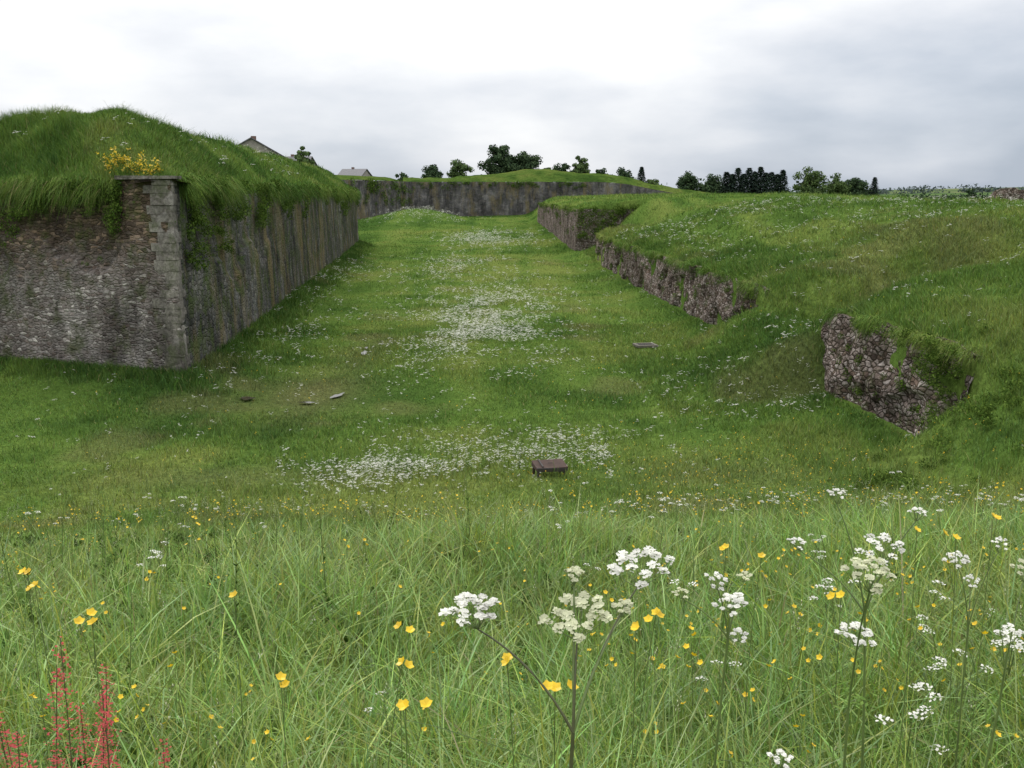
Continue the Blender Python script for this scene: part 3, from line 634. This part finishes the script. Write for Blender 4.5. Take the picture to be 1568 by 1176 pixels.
for i,p in enumerate(hp):
    mb=MB();g0=Vector((p[0]+random.gauss(0,.03),p[1]+.05,gz(p[0],p[1])));t=Vector(p);mb.tube(bez(g0,(g0+t)*.5+Vector((random.gauss(0,.03),0,.05)),t,7),.0018,.0011,1,5)
    for k in range(random.choice([1,2,2,3])):
        c=t if k==0 else t+Vector((random.gauss(0,.018),random.gauss(0,.02),random.uniform(-.03,.01)))
        mb.flower(c,Vector((random.gauss(0,.5),-.4,1)),.0145,4,5,.5,.55)
        if k:mb.tube([tuple(g0.lerp(t,.85)),tuple(c)],.001,.0009,1,4)
    mb.obj('buttercup',mats)
P=[]
def drift(n,cx,cy,sx,sy,thr=.45,f=.5):
    x=rng.normal(cx,sx,n);y=rng.normal(cy,sy,n);k=(vn(x*f,y*f*.6,121)+.3*vn(x*2,y*2,122)>thr+.15);P.append(np.stack([x[k],y[k]],1))
drift(2600,-1.5,66,2.6,12);drift(1100,-2.5,57,1.9,5);drift(520,-3.8,27.6,1.2,1.3,.3);drift(560,-.8,30,2.2,1.8,.4);drift(260,2.2,31,1.4,1.6,.4)
drift(900,-4,170,4,14,.3,.2);drift(400,-22,250,6,8,.2,.2);drift(600,-6,110,3,12,.4)
drift(260,-11.5,50,1.2,9,.4);drift(330,-17,85,1.5,18,.4);drift(320,10,40,2.5,3,.5)
n=1300;y=np.sqrt(rng.uniform(22**2,110**2,n));x=rng.uniform(-.5,.55,n)*y;P.append(np.stack([x,y],1))
n=1100;y=rng.uniform(30,110,n);x=xe(y)+rng.uniform(1,30,n);P.append(np.stack([x,y],1))
P=np.concatenate(P);k=~inb(P[:,0],P[:,1]);P=P[k];sc=np.interp(P[:,1],[24,60,200],[.85,1.4,3.])*rng.uniform(.5,1.2,len(P))
scatter('white_wildflowers',onG(P[:,0],P[:,1]),sc,wlow,5,.2)
n=260;a=rng.uniform(1,20,n);b=rng.uniform(1,60,n);scatter('white_wildflowers',np.stack([C[0]+uL[0]*a+uF[0]*b,C[1]+uL[1]*a+uF[1]*b,bast_h(a,b)+.15],1),rng.uniform(.9,2.2,n),wlow,5,.2)
n=650;x=rng.normal(6.5,3.6,n);y=rng.normal(26,3.8,n);scatter('yellow_wildflowers',onG(x,y),rng.uniform(.6,1.2,n),bl,4,.2)
n=900;y=np.sqrt(rng.uniform(20**2,70**2,n));x=rng.uniform(-.45,.45,n)*y;k=~inb(x,y);scatter('yellow_wildflowers',onG(x[k],y[k]),rng.uniform(.7,1.2,k.sum()),bl,4,.2)
def weed(h):
    mb=MB();top=Vector((random.gauss(0,.04),random.gauss(0,.04),h));mb.tube(bez(Vector((0,0,0)),Vector((0,0,h*.5)),top,5),.005,.002,1,5)
    for i in range(70):
        f=random.random();c=top*f;a=random.uniform(0,6.28);t=Vector((math.cos(a),math.sin(a),random.uniform(.1,1.2))).normalized();L=.11*(1.15-f)*random.uniform(.6,1.2)
        mb.petal(c,t,t.cross(Vector((0,0,1))).normalized(),L,L*.13,5)
    return mb
wd=coll('weed_plants',[weed(random.uniform(.5,.9)).obj('weed_%d'%i,mats,link=False) for i in range(4)])
x=np.concatenate([rng.normal(-3.2,.8,30),rng.normal(-1.9,.5,8),rng.uniform(-6,8,60),rng.normal(-1.5,3,160)]);y=np.concatenate([rng.normal(8.2,1.,30),rng.normal(8,1,8),rng.uniform(4,18,60),rng.normal(29,1.5,160)])
scatter('tall_weeds',onG(x,y),rng.uniform(.5,1.,len(x)),wd,4,.1)
mb=MB()
for j in range(18):
    x0=-1.04+random.gauss(0,.09);y0=2.0+random.gauss(0,.12);g0=Vector((x0,y0,gz(x0,y0)));t=g0+Vector((random.gauss(0,.08),random.gauss(0,.08),random.uniform(.78,1.16)));md_=(g0+t)*.5+Vector((random.gauss(0,.05),0,0));mb.tube(bez(g0,md_,t,6),.0022,.001,1,5)
    pp=bez(g0,md_,t,50)
    for i in range(230):
        f=random.uniform(.6,1);sp_=.016*(1.15-f)/.4;c=Vector(pp[int(f*50)])+Vector((random.gauss(0,sp_),random.gauss(0,sp_),random.gauss(0,.008)));a=random.uniform(0,6.28);tt=Vector((math.cos(a),math.sin(a),.4));mb.petal(c,tt,tt.cross(Vector((0,0,1))),.007,.0032,0)
mb.obj('red_sorrel',[M_red,M_stemd])
mb=MB()
for j in range(30):
    a_=random.uniform(.8,3.4);b_=random.uniform(.5,1.5);p0=bast_edge(a_,b_);z0=float(bast_h(np.array(a_),np.array(b_)));g0=Vector((p0[0],p0[1],z0-.1));t=g0+Vector((random.gauss(0,.25),random.gauss(-.2,.2),random.uniform(.3,.95)));mb.tube(bez(g0,(g0+t)*.5,t,3),.01,.004,1,4)
    for i in range(60):
        c=g0.lerp(t,random.uniform(.35,1.05))+Vector((random.gauss(0,.08),random.gauss(0,.08),random.gauss(0,.07)));mb.flower(c,Vector((random.gauss(0,1),random.gauss(-.6,1),1)),random.uniform(.04,.06),0 if random.random()<.45 else 2,3,.3,.5)
mb.obj('yellow_broom_bush',[M_yel,M_stem,M_ivy])

# ------------------------------------------------------------------ trees
def tree(name,x,y,z0,h,r,mat,kind='round',n=2400,leaf=.5):
    mb=MB();base=Vector((x,y,z0))
    if kind=='conifer':
        mb.tube([tuple(base),tuple(base+Vector((0,0,h*.5))),tuple(base+Vector((0,0,h*.97)))],.02*h,.02,1,6)
        lob=[random.uniform(.75,1.2) for _ in range(16)]
        for i in range(n):
            f=random.random()**1.25;a=random.uniform(0,6.283);rr=r*(1-f)**.8*lob[int(a/6.284*8)+(8 if f>.5 else 0)]*random.random()**.35+.08
            c=base+Vector((math.cos(a)*rr,math.sin(a)*rr,h*(.03+.97*f)));t=Vector((math.cos(a),math.sin(a),random.uniform(-.7,.1))).normalized();bt=t.cross(Vector((0,0,1)));mb.petal(c,t,bt,leaf*random.uniform(.8,1.6),leaf*.4,0)
    else:
        th=h*.35;mb.tube([tuple(base),tuple(base+Vector((.1,0,th))),tuple(base+Vector((0,0,h*.8)))],.03*h,.008*h,1,7)
        cl=[];nc=int(34+r*2)
        for i in range(nc):
            d=Vector((random.gauss(0,1),random.gauss(0,1),random.gauss(0,1))).normalized()*random.uniform(.3,1.0)
            c=base+Vector((d.x*r*.82,d.y*r*.82,h*.52+d.z*h*.38));cl.append((c,random.uniform(.2,.36)*r))
            if i%3==0: mb.tube([tuple(base+Vector((0,0,h*random.uniform(.2,.45)))),tuple(c)],.010*h,.003*h,1,4)
        for i in range(n):
            c,cr=random.choice(cl);d=Vector((random.gauss(0,1),random.gauss(0,1),random.gauss(0,1))).normalized()*cr*random.random()**.4;d.z*=.75
            nrm=(d.normalized()+Vector((random.gauss(0,.5),random.gauss(0,.5),random.gauss(.4,.5)))).normalized();t=nrm.orthogonal().normalized();bt=nrm.cross(t);s=leaf*random.uniform(.6,1.3)
            mb.petal(c+d-t*s*.5,t,bt,s,s*.5,0)
    return mb.obj(name,[mat,M_bark])
def T(name,u0,u1,vt,y,z0,mat,kind='round',n=3200,leaf=.6):
    x=((u0+u1)/2-784)/1568*y;r=(u1-u0)/2/1568*y;w=588-vt;zt=8+(-285+.9827*w)/(1512+.1852*w)*y
    tree(name,x,y,z0,zt-z0,r,mat,kind,n,leaf)
T('broadleaf_tree',731,796,214,400,9,M_treeD,n=7500,leaf=.8);T('broadleaf_tree',764,832,222,404,9,M_treeD,n=6500,leaf=.8)
T('broadleaf_tree',450,484,218,275,10,M_treeL,n=4500);T('broadleaf_tree',640,684,244,380,8,M_treeD,n=4500);T('broadleaf_tree',682,726,236,385,8,M_treeL,n=4500)
T('poplar_tree',876,908,229,395,9,M_treeL,n=4000);T('broadleaf_tree',903,940,253,400,8,M_treeD);T('broadleaf_tree',936,974,251,400,8,M_treeD);T('conifer_tree',970,994,255,400,8,M_con,'conifer')
T('broadleaf_tree',985,1014,271,410,8,M_treeL);T('broadleaf_tree',840,882,244,400,9,M_treeD);T('broadleaf_tree',825,850,248,402,9,M_treeL)
T('broadleaf_tree',1031,1078,257,390,4,M_treeD,n=5000);T('broadleaf_tree',1066,1112,261,392,4,M_treeD,n=5000)
T('broadleaf_tree',1213,1267,247,370,3,M_treeL,n=6500);T('broadleaf_tree',1256,1304,261,375,3,M_treeL,n=5000);T('broadleaf_tree',1290,1336,263,380,2,M_treeD,n=5000);T('conifer_tree',1326,1352,271,380,2,M_con,'conifer')
for i,u in enumerate(np.linspace(1112,1198,11)):
    s_=random.uniform(13,18);T('conifer_tree',u-s_,u+s_,254+random.uniform(0,12)+(4 if i>8 else 0),384+random.uniform(-9,9),3,M_con,'conifer',2200,.9)
T('broadleaf_tree',602,628,256,390,9,M_treeD,n=2000)
T('broadleaf_tree',1478,1497,286,700,0,M_treeD,n=1500,leaf=1.);T('broadleaf_tree',1533,1564,290,620,0,M_treeD,n=2000,leaf=1.)
def mass(name,pts,size,mat,per=26):
    mb=MB()
    for (x,y,z,h) in pts:
        for i in range(per):
            c=Vector((x+random.gauss(0,h*.5),y+random.gauss(0,h*.5),z+random.random()**.8*h));nrm=Vector((random.gauss(0,1),random.gauss(-.5,1),random.gauss(.5,1))).normalized();t=nrm.orthogonal().normalized();bt=nrm.cross(t);s=size*random.uniform(.6,1.4);mb.petal(c-t*s*.5,t,bt,s,s*.45,0)
    return mb.obj(name,[mat])
def zg(x,y): return float(H(np.array(x),np.array(y)))
mass('distant_tree_line',[(x,1900+random.gauss(0,60),zg(x,1900)-1,random.uniform(7,12)*(.6+.8*float(vn(x*.01,0,8)))) for x in np.arange(-1100,1300,6)],3.5,M_far,30)
mass('distant_hedgerow',[(x,950+.1*x+random.gauss(0,8),zg(x,950)-1,random.uniform(3,7)*(.4+float(vn(x*.02,0,5)))) for x in np.arange(60,800,3.5)],2.,M_treeD,26)
mass('distant_hedgerow',[(x,560-.2*x+random.gauss(0,4),zg(x,560-.2*x)-.5,random.uniform(1.,3)) for x in np.arange(150,480,2.)],1.1,M_treeD,22)
mass('distant_shrub_belt',[(x,440+random.gauss(0,5),6,random.uniform(3,8)*(.45+float(vn(x*.06,2,5)))) for x in np.arange(-90,150,1.8)],1.4,M_treeD,40)

# ------------------------------------------------------------------ houses
M_slate=plain('slate_roof',(.12,.12,.135),.7,nz=3);M_rend=plain('rendered_wall',(.30,.28,.25),.9,nz=2);M_glass=plain('window_glass',(.03,.035,.04),.15);M_brickc=plain('chimney_brick',(.16,.10,.08),.9)
def house(name,x,y,z0,w,d,eave,ridge,ang=0,chim=True):
    e=bpy.data.objects.new(name,None);scene.collection.objects.link(e);e.location=(x,y,z0);e.rotation_euler=(0,0,ang);a=w/2
    v=[(-a,0,0),(a,0,0),(a,0,eave),(0,0,ridge),(-a,0,eave),(-a,d,0),(a,d,0),(a,d,eave),(0,d,ridge),(-a,d,eave)]
    mk('walls',v,[(0,1,2,3,4),(9,8,7,6,5),(0,4,9,5),(1,6,7,2)],[M_rend],parent=e)
    o=.4;th=.18;sl=(ridge-eave)/a;rv=[];rf=[]
    for sg in(-1,1):
        b=len(rv);xo=sg*(a+o);zo=eave-sl*o
        for yy in(-o,d+o): rv+=[(0,yy,ridge+.05),(xo,yy,zo+.05),(xo,yy,zo+.05+th),(0,yy,ridge+.05+th)]
        rf+=[(b,b+1,b+2,b+3),(b+7,b+6,b+5,b+4),(b+3,b+2,b+6,b+7),(b,b+4,b+5,b+1),(b+1,b+5,b+6,b+2)]
    mk('roof',rv,rf,[M_slate],parent=e)
    def box(nm,c,s,m):
        vv=[(c[0]+i*s[0]/2,c[1]+j*s[1]/2,c[2]+k*s[2]/2) for i in(-1,1) for j in(-1,1) for k in(-1,1)]
        mk(nm,vv,[(0,1,3,2),(4,6,7,5),(0,4,5,1),(2,3,7,6),(0,2,6,4),(1,5,7,3)],[m],parent=e)
    for i,xx in enumerate((-a*.5,a*.5)): box('window_%d'%i,(xx,-.01,eave*.6),(1.1,.1,1.4),M_glass)
    box('door',(0,-.01,1.05),(1,.1,2.1),M_slate)
    if chim: box('chimney',(a*.12,d*.6,ridge+.3),(.9,.7,1.0),M_brickc)
house('stone_house',-44.5,176,10,14,12,3.4,7.4,.3)
house('stone_house',-57,292,10.5,8,10,5,8,1.3)
house('stone_house',-50,352,10,8,9,4,6.5,1.2)

# ------------------------------------------------------------------ hatch, drain, puddles
def joinboxes(name,boxes,mats,loc,rot,sc=1.):
    vs=[];fs=[];mi=[]
    for (c,s,m,tl) in boxes:
        b=len(vs)
        for i in(-1,1):
            for j in(-1,1):
                for k in(-1,1):
                    p=Vector((i*s[0]/2,j*s[1]/2,k*s[2]/2))
                    if tl:p.rotate(Euler(tl))
                    vs.append(tuple((p+Vector(c))*sc))
        for f in[(0,1,3,2),(4,6,7,5),(0,4,5,1),(2,3,7,6),(0,2,6,4),(1,5,7,3)]:fs.append([b+q for q in f]);mi.append(m)
    o=mk(name,vs,fs,mats,mi);o.location=loc;o.rotation_euler=rot
    bv=o.modifiers.new('b','BEVEL');bv.width=.012;bv.segments=2;return o
joinboxes('rusty_inspection_hatch',[((0,0,.34),(.95,.62,.05),0,(.10,-.05,0)),((0,-.3,.27),(.93,.04,.12),1,None),((0,.28,.27),(.93,.04,.12),0,None),((-.44,0,.27),(.04,.6,.12),0,None),((.44,0,.27),(.04,.6,.12),1,None),((-.4,-.26,.12),(.07,.07,.3),1,None),((.4,-.26,.12),(.07,.07,.3),1,None),((-.4,.24,.12),(.07,.07,.3),0,None),((.4,.24,.12),(.07,.07,.3),0,None),((-.28,0,.385),(.05,.56,.03),1,(.1,-.05,0)),((.28,0,.355),(.05,.56,.03),1,(.1,-.05,0)),((0,-.05,.40),(.16,.02,.02),1,None)],[M_rust,M_iron],(1.03,27.2,zg(1.03,27.2)+.02),(0.06,.05,.25),.95)
bx=[((0,-.42,.06),(1.1,.16,.12),1,None),((0,.42,.06),(1.1,.16,.12),1,None),((-.5,0,.06),(.14,.7,.12),1,None),((.5,0,.06),(.14,.7,.12),1,None)]+[((-.36+.12*i,0,.07),(.05,.68,.05),0,None) for i in range(7)]
joinboxes('drain_grate',bx,[M_iron,M_conc],(7.1,53,zg(7.1,53)+.05),(0,0,.2))
T_=N('puddle_water');p=T_.n('ShaderNodeBsdfPrincipled');p.inputs['Base Color'].default_value=(.05,.045,.03,1);p.inputs['Roughness'].default_value=.04;p.inputs['IOR'].default_value=1.33;T_.l(p.outputs[0],T_.out.inputs[0]);M_pud=T_.m
def blob(name,x,y,rx,ry,z,mat,seed,ang):
    n=40;vs=[];fs=[];ca,sa=math.cos(ang),math.sin(ang)
    for r in [0,.5,1]:
        for k in range(n):
            a=6.2832*k/n;q=r*(1+1.5*float(fbm(math.cos(a)*1.5+seed,math.sin(a)*1.5,seed)));px=math.cos(a)*rx*q;py=math.sin(a)*ry*q
            vs.append((x+px*ca-py*sa,y+px*sa+py*ca,z))
    for ri in range(2):
        for k in range(n):fs.append((ri*n+k,ri*n+(k+1)%n,(ri+1)*n+(k+1)%n,(ri+1)*n+k))
    return mk(name,vs,fs,[mat],smooth=True)
for i,(x,y,rx,ry,an) in enumerate([(-7.6,51,.12,.6,.1),(-7.7,52.6,.08,.35,0),(-7.0,39.5,.14,.5,-.3),(-7.9,37.9,.16,.35,1.2),(-10.3,38.2,.25,.3,1)]):
    blob('puddle',x,y,rx,ry,zg(x,y)+.09,M_pud,i+13,an)

# ------------------------------------------------------------------ world, sun, camera
W=bpy.data.worlds.new('World');scene.world=W;W.use_nodes=True;nt=W.node_tree;nt.nodes.clear()
class WN(N):
    def __init__(s): s.t=nt
Wn=WN();out=Wn.n('ShaderNodeOutputWorld');bg=Wn.n('ShaderNodeBackground');bg.inputs['Strength'].default_value=.14
sky=Wn.n('ShaderNodeTexSky',sky_type='NISHITA');sky.sun_disc=False;sky.sun_elevation=math.radians(48);sky.sun_rotation=math.radians(-35)
tc=Wn.n('ShaderNodeTexCoord').outputs['Generated'];sp=Wn.n('ShaderNodeSeparateXYZ');Wn.l(tc,sp.inputs[0])
mp=Wn.n('ShaderNodeMapping');mp.inputs['Scale'].default_value=(2.2,2.2,7.);mp.inputs['Location'].default_value=(.9,.2,.4);Wn.l(tc,mp.inputs[0])
nz=noise(Wn,mp.outputs[0],1.5,3,.45)
mp2=Wn.n('ShaderNodeMapping');mp2.inputs['Scale'].default_value=(3.4,3.4,10.);Wn.l(tc,mp2.inputs[0]);nz2=noise(Wn,mp2.outputs[0],1.8,5,.55)
e=math_(Wn,'MINIMUM',math_(Wn,'MULTIPLY',sp.outputs[2],5.4),1.8)
f=math_(Wn,'ADD',e,math_(Wn,'MULTIPLY',math_(Wn,'SUBTRACT',nz,.5),1.5))
f=math_(Wn,'ADD',f,math_(Wn,'MULTIPLY',math_(Wn,'SUBTRACT',nz2,.5),.75))
f=math_(Wn,'SUBTRACT',f,math_(Wn,'MULTIPLY',math_(Wn,'MAXIMUM',math_(Wn,'SUBTRACT',sp.outputs[0],.03),math_(Wn,'MULTIPLY',sp.outputs[0],-.5)),1.15))
f=math_(Wn,'ADD',f,.22)
cl=ramp(Wn,f,[(0.0,(3.2,3.65,4.35)),(.3,(4.5,4.85,5.45)),(.6,(6.1,6.25,6.6)),(.92,(7.8,7.8,7.8))])
zen=ramp(Wn,sp.outputs[2],[(.2,(1.,1.,1.)),(.8,(1.75,1.73,1.7))])
cl=mix(Wn,1.,cl,zen,'MULTIPLY')
cov=mix(Wn,.93,sky.outputs[0],cl)
Wn.l(cov,bg.inputs['Color']);Wn.l(bg.outputs[0],out.inputs[0])
sl=bpy.data.lights.new('sun','SUN');sl.energy=1.5;sl.angle=math.radians(15);sl.color=(1,.96,.9)
so=bpy.data.objects.new('sun',sl);scene.collection.objects.link(so)
el=math.radians(48);az=math.radians(35)
d=Vector((-math.sin(az)*math.cos(el),math.cos(az)*math.cos(el),math.sin(el)))
so.rotation_euler=d.to_track_quat('Z','Y').to_euler()
cam=bpy.data.cameras.new('camera');co=bpy.data.objects.new('camera',cam);scene.collection.objects.link(co)
co.location=(0,0,8);co.rotation_euler=(math.radians(90-10.67),0,0);cam.lens=35.33;cam.sensor_width=36;cam.clip_end=9000;cam.clip_start=.05
scene.camera=co
scene.view_settings.view_transform='Standard';scene.view_settings.look='None';scene.view_settings.exposure=0
